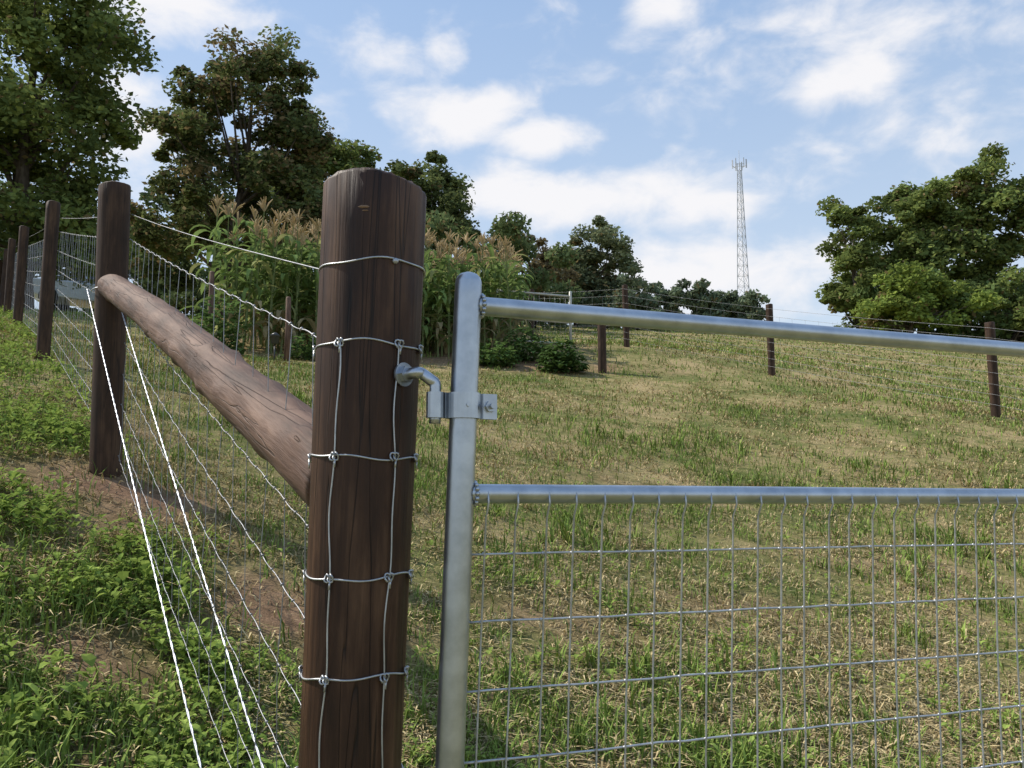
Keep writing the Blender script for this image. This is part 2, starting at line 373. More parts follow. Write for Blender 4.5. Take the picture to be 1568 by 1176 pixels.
A=Vector((-1.87-.839*.05,4.0-.544*.05,.965));
B=Vector((px-.03,py+.09,.018))
dirv=(B-A);Lr=dirv.length;u=dirv.normalized();A=A-u*.03;Lr+=.03
m=MB();n=120;t=np.linspace(0,1,n);sides=40
rr=np.random.default_rng(5);a=np.linspace(0,2*np.pi,sides,endpoint=False)
prof=1+.02*np.sin(2*a)[None]+.03*np.sin(t*23)[:,None]*np.sin(a+1)[None]+.026*np.sin(t*41+2)[:,None]*np.cos(2*a)[None]+rr.normal(0,.007,(n,sides))
for q in range(34):
    tc_,ac,am,w=rr.random(),rr.uniform(0,6.28),rr.uniform(.06,.15),rr.uniform(.005,.014)
    da=np.angle(np.exp(1j*(a-ac)));prof=prof+am*np.exp(-((t-tc_)/w)[:,None]**2-(da[None]/.32)**2)
rad=np.interp(t,[0,.006,.02,1],[.045,.056,.060,.067])
P=np.c_[.014*np.sin(t*3.1),.010*np.sin(t*5),t*Lr]
V=np.stack([P[:,0,None]+rad[:,None]*prof*np.cos(a),P[:,1,None]+rad[:,None]*prof*np.sin(a),np.repeat(P[:,2,None],sides,1)],-1)
F=[(q*sides+j,q*sides+(j+1)%sides,(q+1)*sides+(j+1)%sides,(q+1)*sides+j) for q in range(n-1) for j in range(sides)]
m.add(V.reshape(-1,3),[F,np.arange(sides)[::-1],(n-1)*sides+np.arange(sides)])
o=m.build('wooden_brace_rail',M_rail,loc=A);o.rotation_euler=u.to_track_quat('Z','Y').to_euler()

nrm=np.array([.839,.544,0])
offs=[.12,.245,.42,.59,.75,.90,1.04,1.17,1.28]
pt=[(px,py,.482,.06)]+[(LP[k][0]+(-math.sin(math.radians(1.5))*1.4 if k==0 else 0),LP[k][1],lz[k]+LP[k][2],LP[k][4]) for k in range(len(LP))]
fw=MB();fs_=MB()
for s in range(len(pt)-1):
    a0=np.array(pt[s][:3])+nrm*(.02 if s==0 else pt[s][3]+.003);a1=np.array(pt[s+1][:3])+nrm*(pt[s+1][3]+.003)
    if s==0: a0=a0+np.array([-.06,.05,0])
    L=np.linalg.norm(a1-a0);nst=int(L/.15)
    wr_=.0011 if s<1 else (.0014 if s<2 else .0018)
    for k,of in enumerate(offs):
        t=np.linspace(0,1,nst*6+1)
        P=a0+(a1-a0)*t[:,None];P[:,2]-=of
        if k>0: P[:,2]+=.0025*np.sin(t*nst*2*np.pi)
        P[:,2]-=.012*np.sin(np.pi*t)
        fw.tube(P,wr_*(1.2 if k<2 else 1),6 if s<2 else 4,cap=False)
        if s<3 and k>0:
            mlt=2 if s==0 else 1
            for q in range(1,nst*mlt):
                tt=q/(nst*mlt);c=a0+(a1-a0)*tt;c=c-np.array([0,0,of+.012*math.sin(math.pi*tt)])
                dd=(a1-a0)/L
                fw.tube([c-dd*.005+np.array([0,0,.003]),c+dd*.005-np.array([0,0,.003])],.0025,5)
    for q in range(1,nst):
        tt=q/nst;c=a0+(a1-a0)*tt;sg=.012*math.sin(math.pi*tt)
        zs=[-of-sg for of in offs[1:]];P=np.array([c+np.array([(.004*((i*7+q)%3-1)),0,z]) for i,z in enumerate(zs)])
        fs_.tube(P,wr_*.85,4,cap=False)
fpar=empty('woven_wire_fence',(0,0,0))
fw.build('line_wires',M_lwire,parent=fpar);fs_.build('stay_wires',M_lwire,parent=fpar)
bw=MB()
def tw(a,b,r=.0022):
    a=np.array(a);b=np.array(b);n=400;t=np.linspace(0,1,n)
    for ph in (0,math.pi):
        P=a+(b-a)*t[:,None];w=t*np.linalg.norm(b-a)/.09*2*np.pi+ph
        P=P+np.c_[np.cos(w),np.sin(w)*.5,np.sin(w)]*.0013
        bw.tube(P,r*.72,5,cap=False)
tw((-2.0,3.93,.94),(px-.075,py-.03,-.88),.0021);tw((-1.83,3.92,.84),(px+.07,py-.05,-.92),.0021)
c2=np.array([-1.93,4.0,.945])
bw.tube([c2+np.array([math.cos(q)*.075,math.sin(q)*.075,.004*math.sin(3*q)]) for q in np.linspace(0,2*math.pi,30,endpoint=False)],.0025,6,closed=True)
bw.build('brace_wires',M_bright,parent=fpar)

# ------------------------------------------------------------------ gate
gate=empty('metal_pipe_gate',(-.08,1.3,0))
gd=np.array([.943,.333,0]);g0=np.array([-.078,1.3,0])
def gpnt(s,z): return g0+gd*(s+ .033*z)+np.array([0,0,z-.006*min(s,3)])
GL=3.0
m=MB()
for s_,sd_ in ((0,28),(GL,20)):
    m.tube([gpnt(s_,z) for z in [-.9,-.5,0,.3,.322,.330,.335,.338]],[.0212,.0212,.0212,.0212,.0208,.0185,.0135,.006],sd_)
m.build('end_pipes',M_galv,parent=gate).location=(.08,-1.3,0)
m=MB()
for z in (.286,-.005,-.88):
    m.tube([gpnt(s,z) for s in np.linspace(.012,GL-.012,12)],.0148,24,cap=False)
    for e in (.0,GL):
        for q in range(14):
            an=q/14*2*math.pi;sg=1 if e==0 else -1
            m.ball(gpnt(e+sg*.0225,z)+np.array([0,0,math.sin(an)*.0165])+np.array([-.333,.943,0])*math.cos(an)*.0165,.0038,nu=6,nv=5)
m.build('rails',M_galv,parent=gate).location=(.08,-1.3,0)
m=MB();nv=int((GL-.06)/.0485)
r_=np.random.default_rng(2)
back=np.array([-.333,.943,0])
for k in range(nv):
    s=.040+k*.0485
    j=r_.normal(0,.0014)
    m.tube([gpnt(s+j,-.002)-back*.013,gpnt(s+j,-.02)-back*.0165,gpnt(s+j,-.04)-back*.006,gpnt(s+j,-.3)-back*0,gpnt(s+r_.normal(0,.0018),-.6),gpnt(s,-.88)],.0016,6)
for k in range(9):
    z=-.096-k*.1
    m.tube([gpnt(s,z+r_.normal(0,.0006))+back*.0032 for s in np.linspace(0.015,GL-.015,64)],.0019,6)
    for q in range(nv):
        if q<26: m.ball(gpnt(.040+q*.0485,z)+back*.0015,.0030,nu=6,nv=4)
m.build('mesh_panel',M_wire,parent=gate).location=(.08,-1.3,0)
hinge=empty('gate_hinge',(-.1,1.28,.12))
m=MB()
hz=.128
def strip(path,z0,z1,th):
    P=np.array(path);T=np.gradient(P,axis=0);T/=np.linalg.norm(T,axis=1)[:,None];Nn=np.c_[-T[:,1],T[:,0]]
    n=len(P);a=P+Nn*th/2;b=P-Nn*th/2
    V=np.concatenate([np.c_[a,np.full(n,z0)],np.c_[a,np.full(n,z1)],np.c_[b,np.full(n,z1)],np.c_[b,np.full(n,z0)]])
    F=[]
    for k in range(4):
        for q in range(n-1):
            F.append((k*n+q,k*n+q+1,((k+1)%4)*n+q+1,((k+1)%4)*n+q))
    F+= [(0,n,2*n,3*n),(n-1,4*n-1,3*n-1,2*n-1)]
    m.add(V,[F])
pc=gpnt(0,hz)[:2]
gx=gd[:2];gy=np.array([-gd[1],gd[0]])
for sgn in (-1,1):
    path=[(-math.cos(q)*.0245,sgn*math.sin(q)*.0245) for q in np.linspace(0,math.pi,15)]
    pin=[(-.045-math.cos(q)*.012,sgn*math.sin(q)*.0125) for q in np.linspace(0,math.pi,9)]
    loc=pin+[(-.031,sgn*.004)]+path+[(.030,sgn*.004),(.052,sgn*.004)]
    strip([pc+gx*p[0]+gy*p[1] for p in loc],hz-.0195,hz+.0195,.0032)
bc=np.r_[pc+gx*.041,hz];byd=np.r_[gy,0]
m.tube([bc-byd*.022,bc+byd*.02],.0042,10)
m.tube([bc-byd*.0125,bc-byd*.006],.0092,6);m.tube([bc+byd*.006,bc+byd*.0125],.0092,6);m.tube([bc-byd*.006,bc-byd*.0045],.0115,16)
m.tube([np.r_[pc-gy*.0265,hz],np.r_[pc-gy*.029,hz]],.0035,8)
bs=psurf(.176,math.radians(50),0);nn=np.array([math.sin(math.radians(50)),-math.cos(math.radians(50)),0])
m.tube([bs+nn*.001,bs+nn*.0045],.0185,24);m.tube([bs+nn*.0045,bs+nn*.013],.0135,6)
m.build('strap_and_nuts',M_galv,smooth=False,parent=hinge).location=(.1,-1.28,-.12)
m=MB();pin=np.r_[pc-gx*.045,0]
ctrl=[bs-nn*.03,bs+nn*.012,bs+nn*.026+np.array([.004,0,.001])]
tgt=np.array([pin[0],pin[1],.163])
ctrl+=[bs*.4+tgt*.6+np.array([0,-.004,.008]),tgt+np.array([-.008,-.0015,.004]),tgt+np.array([-.001,0,-.002]),tgt+np.array([0,0,-.014]),np.array([pin[0],pin[1],.10])]
def catmull(C,k=7):
    C=[np.array(c) for c in C];C=[2*C[0]-C[1]]+C+[2*C[-1]-C[-2]];o=[]
    for i in range(1,len(C)-2):
        for t in np.linspace(0,1,k,endpoint=False):
            o.append(.5*(2*C[i]+(C[i+1]-C[i-1])*t+(2*C[i-1]-5*C[i]+4*C[i+1]-C[i+2])*t*t+(-C[i-1]+3*C[i]-3*C[i+1]+C[i+2])*t**3))
    return np.array(o+[C[-2]])
m.tube(catmull(ctrl),.0088,16,ref=(-.5,.85,.1))
m.build('hook_bolt',M_galv,smooth=True,parent=hinge).location=(.1,-1.28,-.12)
e=gpnt(GL+.16,0);post('wooden_gate_post',e[0],e[1],1.45,.075,.08,M_post,seed=9)

# ------------------------------------------------------------------ field fence
RP=[(9.3,7.2,1.25),(6.6,11.6,1.30),(4.7,15.3,1.30),(2.4,17.6,1.30),(.45,20,1.30),(-2.2,22.8,1.3),(-5,25.6,1.3)]
rz=[]
for k,(x,y,h) in enumerate(RP):
    o,z0=post('wooden_fence_post',x,y,h,.062,.064,M_fpost,seed=50+k,lean=(math.radians([0,0,0,-1,1,0,0][k]),0));rz.append(z0)
post('wooden_fence_post',1.55,14.5,.92,.075,.075,M_fpost,seed=77)
m=MB()
for s in range(len(RP)-1):
    a0=np.array([RP[s][0],RP[s][1],rz[s]+RP[s][2]]);a1=np.array([RP[s+1][0],RP[s+1][1],rz[s+1]+RP[s+1][2]])
    off=np.array([-.06,-.06,0]);L=np.linalg.norm(a1-a0)
    for of in (.08,.22,.38,.54,.70,.86,1.0,1.14):
        t=np.linspace(0,1,9)[:,None];P=a0+(a1-a0)*t+off;P[:,2]-=of+.02*np.sin(np.pi*t[:,0]);m.tube(P,.0023,4,cap=False)
    for q in range(1,int(L/.3)):
        c=a0+(a1-a0)*(q/int(L/.3))+off;m.tube([c-np.array([0,0,.22]),c-np.array([0,0,1.14])],.0013,4,cap=False)
m.build('woven_wire_fence',M_dwire)
fg=MB()
a0=np.array([-.3,17.0,0]);a1=np.array([1.2,17.2,0]);z1=.2375*17;z0=g1(.4,17)
for a in (a0,a1): fg.tube([a+[0,0,z0-.1],a+[0,0,z1+ .02],a+[0,0,z1+.03]],[.03,.03,.015],10)
for dz in (0,.55,1.0):
    fg.tube([a0+[0,0,z1-dz],a1+[0,0,z1-.08-dz]],.022,10)
for q in range(1,14):
    c=a0+(a1-a0)*q/14;fg.tube([c+[0,0,z1-.06],c+[0,0,z1-1.0]],.0025,5)
fg.build('pipe_gate',flat_mat('pale_paint',(.5,.48,.42),.4))

# ------------------------------------------------------------------ trees
def tree(name,base,blobs,ncl,nleaf,lsz,clr,tint,seed,tr=.2,brown=.06,limb=22):
    r=np.random.default_rng(seed);par=empty(name,base)
    bx,by,bz=base;bl=np.array(blobs,float)
    vol=(bl[:,3]*bl[:,4]*bl[:,5])**.75;vol/=vol.sum();pick=r.choice(len(bl),ncl,p=vol)
    d=r.normal(size=(ncl,3));d/=np.linalg.norm(d,axis=1)[:,None]
    rad=r.uniform(.25,1.06,ncl)**.55
    C=bl[pick,:3]+d*rad[:,None]*bl[pick,3:6]*(1+r.normal(0,.08,(ncl,1)))
    cr=clr*r.uniform(.5,1.35,ncl)
    shade=r.uniform(.62,1.25,ncl)
    k=r.integers(0,ncl,nleaf)
    q=r.normal(size=(nleaf,3));q/=np.linalg.norm(q,axis=1)[:,None];q*=(r.random(nleaf)**.5)[:,None]
    q[:,2]*=.6
    P=C[k]+q*cr[k][:,None]
    P[:,2]-=.25*cr[k]*(q[:,0]**2+q[:,1]**2)
    a=r.normal(size=(nleaf,3));a/=np.linalg.norm(a,axis=1)[:,None];a[:,2]*=.6
    nrm_=q+np.array([0,0,.5])+r.normal(0,.55,(nleaf,3));bb=np.cross(a,nrm_);bb/=np.linalg.norm(bb,axis=1)[:,None]+1e-9
    s=lsz*r.uniform(.5,1.3,nleaf)[:,None]
    V=np.stack([P-a*s*.5,P+bb*s*.3+a*s*.05,P+a*s*.6,P-bb*s*.3+a*s*.05],1)
    t=r.random(nleaf)[:,None]
    c=(np.array(tint)*(1-t)+np.array(tint)*np.array([1.6,1.38,1.1])*t)*shade[k][:,None]
    isb=(r.random(nleaf)<brown)|((r.random(ncl)<brown*1.3)[k]&(r.random(nleaf)<.6))
    c[isb]=np.array([.26,.20,.10])*r.uniform(.6,1.2,(isb.sum(),1))
    m=MB();m.add(V.reshape(-1,3)-np.array(base),[np.arange(nleaf)[:,None]*4+np.arange(4)],np.repeat(c[:,None],4,1).reshape(-1,3))
    m.build('crown',M_leaf,smooth=False,parent=par)
    m=MB();top=(bl[:,2]).max()-.5;cx=np.average(bl[:,0],weights=vol);cy=np.average(bl[:,1],weights=vol)
    ti=np.argmax(bl[:,2]);cx=.5*cx+.5*bl[ti,0];cy=.5*cy+.5*bl[ti,1]
    H=top-bz;n=9;tt=np.linspace(0,1,n)
    T=np.c_[bx+(cx-bx)*tt**1.5+.12*np.sin(tt*7+seed),by+(cy-by)*tt**1.5,bz-.3+tt*(H+.3)]
    R=tr*(1-.85*tt);R[0]*=1.35
    m.tube(T-np.array(base),R,12)
    for ci in r.choice(ncl,min(limb,ncl),replace=False):
        e=C[ci];f=np.clip((e[2]-bz)/H*.75-.1+r.uniform(-.1,.05),.15,.9);st=np.array([np.interp(f,tt,T[:,i]) for i in range(3)])
        md=(st+e)/2+np.array([0,0,-.08*np.linalg.norm(e-st)])+r.normal(0,.12,3)
        r0=tr*(1-.8*f)*.5
        m.tube(np.array([st,st*.5+md*.5+[0,0,-.02],md,md*.45+e*.55,e])-np.array(base),[r0,r0*.8,r0*.6,r0*.4,r0*.15],6)
    m.build('trunk_and_limbs',M_bark,parent=par)
    return par
DK=(.115,.15,.064);MG=(.14,.19,.066);LG=(.20,.28,.075);HZ=(.15,.188,.115)  # HZ: distance haze painted into far foliage as a paler, bluer leaf colour
def B0(x,y): return (x,y,g1(x,y))
T_='deciduous_tree'
tree(T_,B0(-13.6,23),[(-14.2,23,12.5,3.3,3,3.2),(-12.9,22.5,9.3,2.3,2.5,2.4),(-16.0,23,9.5,3,2.6,3),(-13.2,23,14.2,2.0,2.2,1.4),(-11.7,22.6,11.8,1.25,1.6,1.9),(-12.6,22.6,7.2,2.3,2,1.2)],165,48000,.2,.8,MG,1,tr=.28,brown=.03)
tree(T_,B0(-18.0,21),[(-18,21,10,3.6,3,4),(-16.5,20,7.5,2.5,2.5,2.2),(-17.5,20.5,13,3,3,2)],90,18000,.2,.85,MG,2,tr=.25,brown=.03)
tree(T_,B0(-9.9,29),[(-9.6,29,12.5,2.8,2.6,2.2),(-8.7,29,14.9,1.7,1.8,1.4),(-10.9,29,14.3,1.3,1.6,1.3),(-11.6,29,12.6,1.3,1.6,1.4),(-7.6,29,12.4,1.0,1.6,1.3),(-9.5,28.6,9.4,3.3,2.4,2.0),(-7.3,28.6,9.6,1.0,1.5,1.2),(-12.3,29,9.6,1.3,1.5,1.5)],185,48000,.2,.62,DK,3,tr=.24,brown=.16)
tree(T_,B0(-7.6,35),[(-7.6,35,12.6,2.4,2,2.2),(-7.0,35,13.8,1.3,1.4,1.1),(-8.6,34.8,11,2,2,2)],80,18000,.22,.75,MG,4,tr=.18,brown=.07)
tree(T_,B0(-3.8,38),[(-3.2,38,13.4,1.5,1.7,2.1),(-4.7,38,13.8,1.15,1.4,1.6),(-4.0,37.6,11.4,2.4,2,2),(-2.9,38,14.4,.9,1,.9)],80,18000,.22,.7,DK,5,tr=.2,brown=.04)
tree(T_,B0(-1.7,36),[(-1.7,36,10.4,.9,1.1,1.3),(-2.4,36,10.2,1.3,1.2,1.5),(-1.1,36,9.6,.8,1,1.0)],34,8000,.2,.5,DK,6,tr=.11,brown=.05)
tree(T_,B0(1.1,42),[(1.0,42,11.6,1.3,1.2,1.5),(1.7,42,10.6,1.6,1.3,1.4)],46,6000,.2,.5,(.19,.18,.13),8,tr=.12,brown=.35,limb=40)
tree(T_,B0(4.4,45),[(4.4,45,12.9,2.0,1.8,1.75),(5.3,45,11.6,1.9,1.7,1.5),(3.2,45,11.6,1.6,1.6,1.6),(4.6,45,10.4,2.6,2,1.0)],80,20000,.24,.7,HZ,9,tr=.22,brown=.05)
tree(T_,B0(16.9,41),[(16.8,41,12.9,1.2,1.3,1.9),(16.7,41,10.3,1.3,1.5,1.8),(17.3,41,9,2,2,1.6)],76,20000,.24,.62,MG,12,tr=.2,brown=.03)
tree(T_,B0(20.6,42.5),[(20.2,42.5,13.4,2.4,2.4,2.3),(21.8,42.5,14.6,2.2,2.4,1.6),(19.4,42.3,11,2.2,2.2,2.4),(22.4,42,11.4,3,2.5,2.6)],140,40000,.26,.85,MG,13,tr=.3,brown=.03)
tree(T_,B0(26.5,42),[(25.6,42,14.4,3,2.8,2.8),(28.5,42,15,3,2.8,2.8),(26,42,10.5,3.6,2.8,3),(30,41,11.5,3,3,3),(23.6,42,14.6,1.8,2,1.8)],150,40000,.26,.9,MG,14,tr=.32,brown=.03)
tree(T_,B0(17.8,37.5),[(17.8,37.5,8.9,1.7,1.7,1.5),(16.8,37.5,8.1,1.2,1.2,1.0),(19.4,37.5,8.3,1.7,1.5,1.3)],60,16000,.22,.6,LG,15,tr=.14,brown=.02)
tree(T_,B0(22.6,38),[(22.6,38,8.6,2.2,1.8,1.5),(25,38,8.4,2.0,1.8,1.5)],50,14000,.22,.6,MG,16,tr=.14,brown=.04)
def mass(name,pts,nleaf,lsz,clr,tint,seed,brown=.06,dens=1.1,dy=1.2):
    r=np.random.default_rng(seed)
    C=[]
    for x,y,zt,w,dz in pts:
        n=max(4,int(w*dz*.8/clr**1.5*dens))
        C.append(np.c_[x+r.uniform(-w,w,n),y+r.uniform(-dy,dy,n),zt-np.abs(r.beta(1.1,1.3,n))*dz])
    C=np.concatenate(C);ncl=len(C);k=r.integers(0,ncl,nleaf);sh=r.uniform(.55,1.25,ncl)
    q=r.normal(size=(nleaf,3));q/=np.linalg.norm(q,axis=1)[:,None];q*=(r.random(nleaf)**.5)[:,None]*clr;P=C[k]+q*[1,1,.7]
    a=r.normal(size=(nleaf,3));a/=np.linalg.norm(a,axis=1)[:,None];bb=np.cross(a,q+[0,0,.3*clr]+r.normal(0,.4*clr,(nleaf,3)));bb/=np.linalg.norm(bb,axis=1)[:,None]+1e-9
    s=lsz*r.uniform(.5,1.3,nleaf)[:,None];V=np.stack([P-a*s*.5,P+bb*s*.3,P+a*s*.6,P-bb*s*.3],1)
    t=r.random(nleaf)[:,None];c=(np.array(tint)*(1-t)+np.array(tint)*1.5*t)*sh[k][:,None]
    isb=r.random(nleaf)<brown;c[isb]=np.array([.22,.17,.08])
    m=MB();m.add(V.reshape(-1,3),[np.arange(nleaf)[:,None]*4+np.arange(4)],np.repeat(c[:,None],4,1).reshape(-1,3))
    for x,y,zt,w,dz in pts: m.tube([(x,y,g1(x,y)-.2),(x+.1,y,zt-dz*.5)],[.12,.06],6,col=(.06,.05,.04))
    m.build(name,M_leaf,smooth=False)
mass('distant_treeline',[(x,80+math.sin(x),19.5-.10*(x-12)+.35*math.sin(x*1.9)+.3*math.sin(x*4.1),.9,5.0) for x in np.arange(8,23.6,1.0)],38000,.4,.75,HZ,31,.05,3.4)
mass('background_trees',[(x,34+2*math.sin(x),9.3+1.3*abs(math.sin(x*1.7)),1.6,5.2) for x in np.arange(-14.5,2.6,2.2)],32000,.24,.8,DK,32,.08)
mass('background_trees',[(x,46+1.5*math.sin(x),16.4+1.3*math.sin(x*.9)+.7*math.sin(x*2.3),1.9,9.0) for x in np.arange(-37,-12,2.4)],50000,.34,1.0,DK,36,.05,1.4)
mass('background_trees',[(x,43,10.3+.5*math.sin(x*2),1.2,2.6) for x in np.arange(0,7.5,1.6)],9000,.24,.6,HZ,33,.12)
mass('background_trees',[(x,39,8.9+.9*abs(math.sin(x*1.3)),1.4,4.2) for x in np.arange(16.6,36,1.7)],34000,.27,.7,MG,34,.05,1.8)

# ------------------------------------------------------------------ corn
m=MB();r=np.random.default_rng(9)
def ribbon(base,az,L,w,lift,droop,col,nseg=7):
    d=np.array([math.cos(az),math.sin(az),0]);s=np.array([-math.sin(az),math.cos(az),0]);p=np.array(base,float);P=[];ang=lift
    for k in range(nseg+1):
        t=k/nseg;ww=w*math.sin(math.pi*min(1,(t*.86+.12)))**.7*(1 if t<.98 else .1)
        P+= [p-s*ww,p+np.array([0,0,-ww*.35]),p+s*ww];p=p+(d*math.cos(ang)+np.array([0,0,math.sin(ang)]))*L/nseg;ang-=droop/nseg*(1+t)
    F=[]
    for k in range(nseg):
        F+=[(3*k,3*k+1,3*k+4,3*k+3),(3*k+1,3*k+2,3*k+5,3*k+4)]
    m.add(P,[F],col)
for row in range(8):
    for q in range(33):
        f=q/32;x=-5.1+f*5.05+row*.02+r.normal(0,.07);y=14.1+f*2.2+row*.62+r.normal(0,.07)
        if row>3 and r.random()<.25: continue
        z=g1(x,y);h=r.uniform(2.0,2.5)-.30*f-.05*row
        lean=r.normal(0,.05,2);top=np.array([x+lean[0]*h,y+lean[1]*h,z+h])
        m.tube([(x,y,z-.05),(x+lean[0]*h*.5,y+lean[1]*h*.5,z+h*.5),top],[.020,.016,.007],6,col=(.24,.28,.12))
        a0=r.uniform(0,6.28)
        for k in range(12):
            t=.10+.82*k/12;b=np.array([x,y,z])+np.array([lean[0]*h*t,lean[1]*h*t,h*t])
            g=r.uniform(.65,1.25);col=np.array([.20,.28,.09])*g
            if k<3 and r.random()<.6: col=np.array([.40,.33,.18])*g
            elif r.random()<.2: col=np.array([.38,.39,.16])*g
            ribbon(b,a0+k*math.pi+r.normal(0,.5),r.uniform(.55,.9)*(1-.25*abs(t-.5)),r.uniform(.038,.060),r.uniform(.6,1.15),r.uniform(1.6,2.6),col)
        for k in range(12):
            az=r.uniform(0,6.28);l=r.uniform(.16,.32);sp=r.uniform(.1,.8)
            e=top+np.array([math.cos(az)*l*sp,math.sin(az)*l*sp,l*(1-.5*sp)])
            m.tube([top,top*.45+e*.55+[0,0,.03],e],[.009,.013,.007],4,col=np.array([.60,.47,.28])*r.uniform(.7,1.15),cap=False)
        if r.random()<.7:
            b=np.array([x,y,z+h*.45]);az=r.uniform(0,6.28);m.tube([b,b+[math.cos(az)*.06,math.sin(az)*.06,.1],b+[math.cos(az)*.09,math.sin(az)*.09,.24]],[.012,.03,.008],7,col=(.26,.32,.13))
m.build('corn_plants',M_corn,smooth=False)
def bush(name,cx,cy,R,H,n,L,seed,tint):
    r=np.random.default_rng(seed);m=MB()
    z0=g1(cx,cy);d=r.normal(size=(n,3));d/=np.linalg.norm(d,axis=1)[:,None];d[:,2]=np.abs(d[:,2]);rad=r.random(n)**.4
    Bp=np.c_[cx+d[:,0]*R*rad*.9,cy+d[:,1]*R*rad*.9,z0+d[:,2]*H*rad*.9]
    c=np.array(tint)*r.uniform(.5,1.4,(n,1));leafset(m,Bp,np.arctan2(d[:,1],d[:,0])+r.normal(0,.8,n),r.uniform(.6,1.2,n)*L,r.uniform(.3,.45,n)*L,r.uniform(-.3,.8,n),c)
    for k in range(14): 
        q=r.integers(n);m.tube([(cx,cy,z0-.03),tuple((Bp[q]+np.array([cx,cy,z0+.1]))/2),tuple(Bp[q])],[.012,.008,.004],5,col=(.1,.14,.05))
    m.build(name,M_weed,smooth=False)
bush('garden_shrub',.85,14.3,.42,.62,520,.14,61,(.10,.165,.05))
bush('garden_shrub',-.35,14.6,.5,.5,360,.14,62,(.14,.22,.065))
bush('garden_shrub',.25,15.4,.5,.7,360,.14,63,(.12,.19,.06))
bush('garden_shrub',-4.6,13.2,.5,1.0,500,.12,64,(.12,.19,.06))
bush('garden_shrub',-3.3,13.6,.4,.5,260,.11,65,(.12,.19,.06))

gl=MB();x,y=-3.55,12.6;z=g1(x,y)
gl.tube([(x,y,z-.05),(x,y,z+.25)],.012,8,col=(.02,.02,.02));gl.tube([(x,y,z+.25),(x,y,z+.27),(x,y,z+.37),(x,y,z+.38),(x,y,z+.43)],[.03,.055,.065,.085,.02],12)
gl.build('garden_path_light',flat_mat('dark_plastic',(.04,.04,.04),.4))
for k,(x,y,h) in enumerate([(-3.45,12.9,1.0),(-4.9,13.6,1.3)]):
    m=MB();z=g1(x,y);m.tube([(0,0,-.1),(.01,0,h*.5),(0.0,.01,h-.02),(0,.01,h)],[.045,.042,.04,.03],12)
    m.build('wooden_stake',M_rail,loc=(x,y,z))

# ------------------------------------------------------------------ tower
tx,ty=41.6,150.0;tz=g1(tx,ty);ztop=59.5;m=MB()
def leg(k,z): 
    w=np.interp(z,[tz,31,ztop],[1.9,1.35,.38]);a=math.radians(20+120*k);return np.array([tx+math.cos(a)*w,ty+math.sin(a)*w,z])
for k in range(3): m.tube([leg(k,z) for z in (tz-.3,31,45,ztop)],.07,6)
zz=tz
while zz<ztop-1.2:
    st=np.interp(zz,[tz,ztop],[3.0,1.4])
    for q in range(3):
        a,b=leg(q,zz),leg((q+1)%3,min(zz+st,ztop));c=leg((q+1)%3,zz);d=leg(q,min(zz+st,ztop))
        m.tube([a,b],.032,4);m.tube([c,d],.032,4);m.tube([a,c],.032,4)
    zz+=st
for q in range(3):
    a=math.radians(20+120*q);c=np.array([tx,ty,ztop-.6]);o=np.array([math.cos(a)*1.0,math.sin(a)*1.0,0]);t=np.array([-math.sin(a),math.cos(a),0])
    m.tube([c,c+o],.05,5);m.tube([c+o-t*.8,c+o+t*.8],.05,5)
    for s in (-.7,.7):
        pp=c+o+t*s;m.box(pp+[0,0,.35],(.2,.13,1.6),rot=a)
m.tube([(tx,ty,ztop-.5),(tx,ty,ztop+2.3)],.04,5)
m.build('lattice_cell_tower',M_tower,smooth=False)

# ------------------------------------------------------------------ car
cx,cy=-16.0,32.0
print('car ground',g1(cx,cy),g1(cx,cy)/cy)
car=empty('parked_car',(cx,cy,g1(cx,cy)+.03));car.rotation_euler=(0,math.radians(5),math.radians(14))
prof_l=[(-2.2,.35),(-2.25,.7),(-2.1,.92),(-1.5,1.0),(-.95,1.40),(.35,1.43),(1.1,1.0),(2.0,.86),(2.25,.65),(2.22,.35)]
m=MB();n=len(prof_l)
P=np.array(prof_l);ws=np.interp(P[:,1],[.3,.9,1.45],[.84,.88,.62])
V=np.concatenate([np.c_[P[:,0],-ws,P[:,1]],np.c_[P[:,0],ws,P[:,1]]])
m.add(V,[[(q,(q+1)%n,n+(q+1)%n,n+q) for q in range(n)],np.arange(n)[::-1],n+np.arange(n)])
bo=m.build('body',flat_mat('car_paint',(.52,.60,.70),.25,.1),smooth=False,parent=car)
md=bo.modifiers.new('b','BEVEL');md.width=.05;md.segments=3
m=MB()
for sy in (-1,1):
    for a,b,c,d in (((-1.35,1.02),(-.9,1.34),(-.3,1.36),(-.3,1.02)),((-.22,1.02),(-.22,1.36),(.32,1.36),(.98,1.02))):
        q=np.array([a,b,c,d]);w=np.interp(q[:,1],[.9,1.45],[.88,.62])+.012;m.add(np.c_[q[:,0],sy*w,q[:,1]],[[0,1,2,3]])
for q,dx in (([(.42,1.40),(1.08,1.03)],.02),([(-1.02,1.38),(-1.5,1.04)],-.02)):
    (x0,z0_),(x1,z1_)=q;m.add([(x0+dx,-.56,z0_),(x0+dx,.56,z0_),(x1+dx,.74,z1_),(x1+dx,-.74,z1_)],[[0,1,2,3]])
m.build('windows',flat_mat('car_glass',(.03,.035,.04),.08),smooth=False,parent=car)
m=MB()
for x in (-1.4,1.4):
    for y in (-.8,.8): m.tube([(x,y-.1,.33),(x,y-.08,.33),(x,y+.08,.33),(x,y+.1,.33)],[.27,.33,.33,.27],20)
m.build('wheels',flat_mat('tyre',(.02,.02,.02),.8),parent=car)

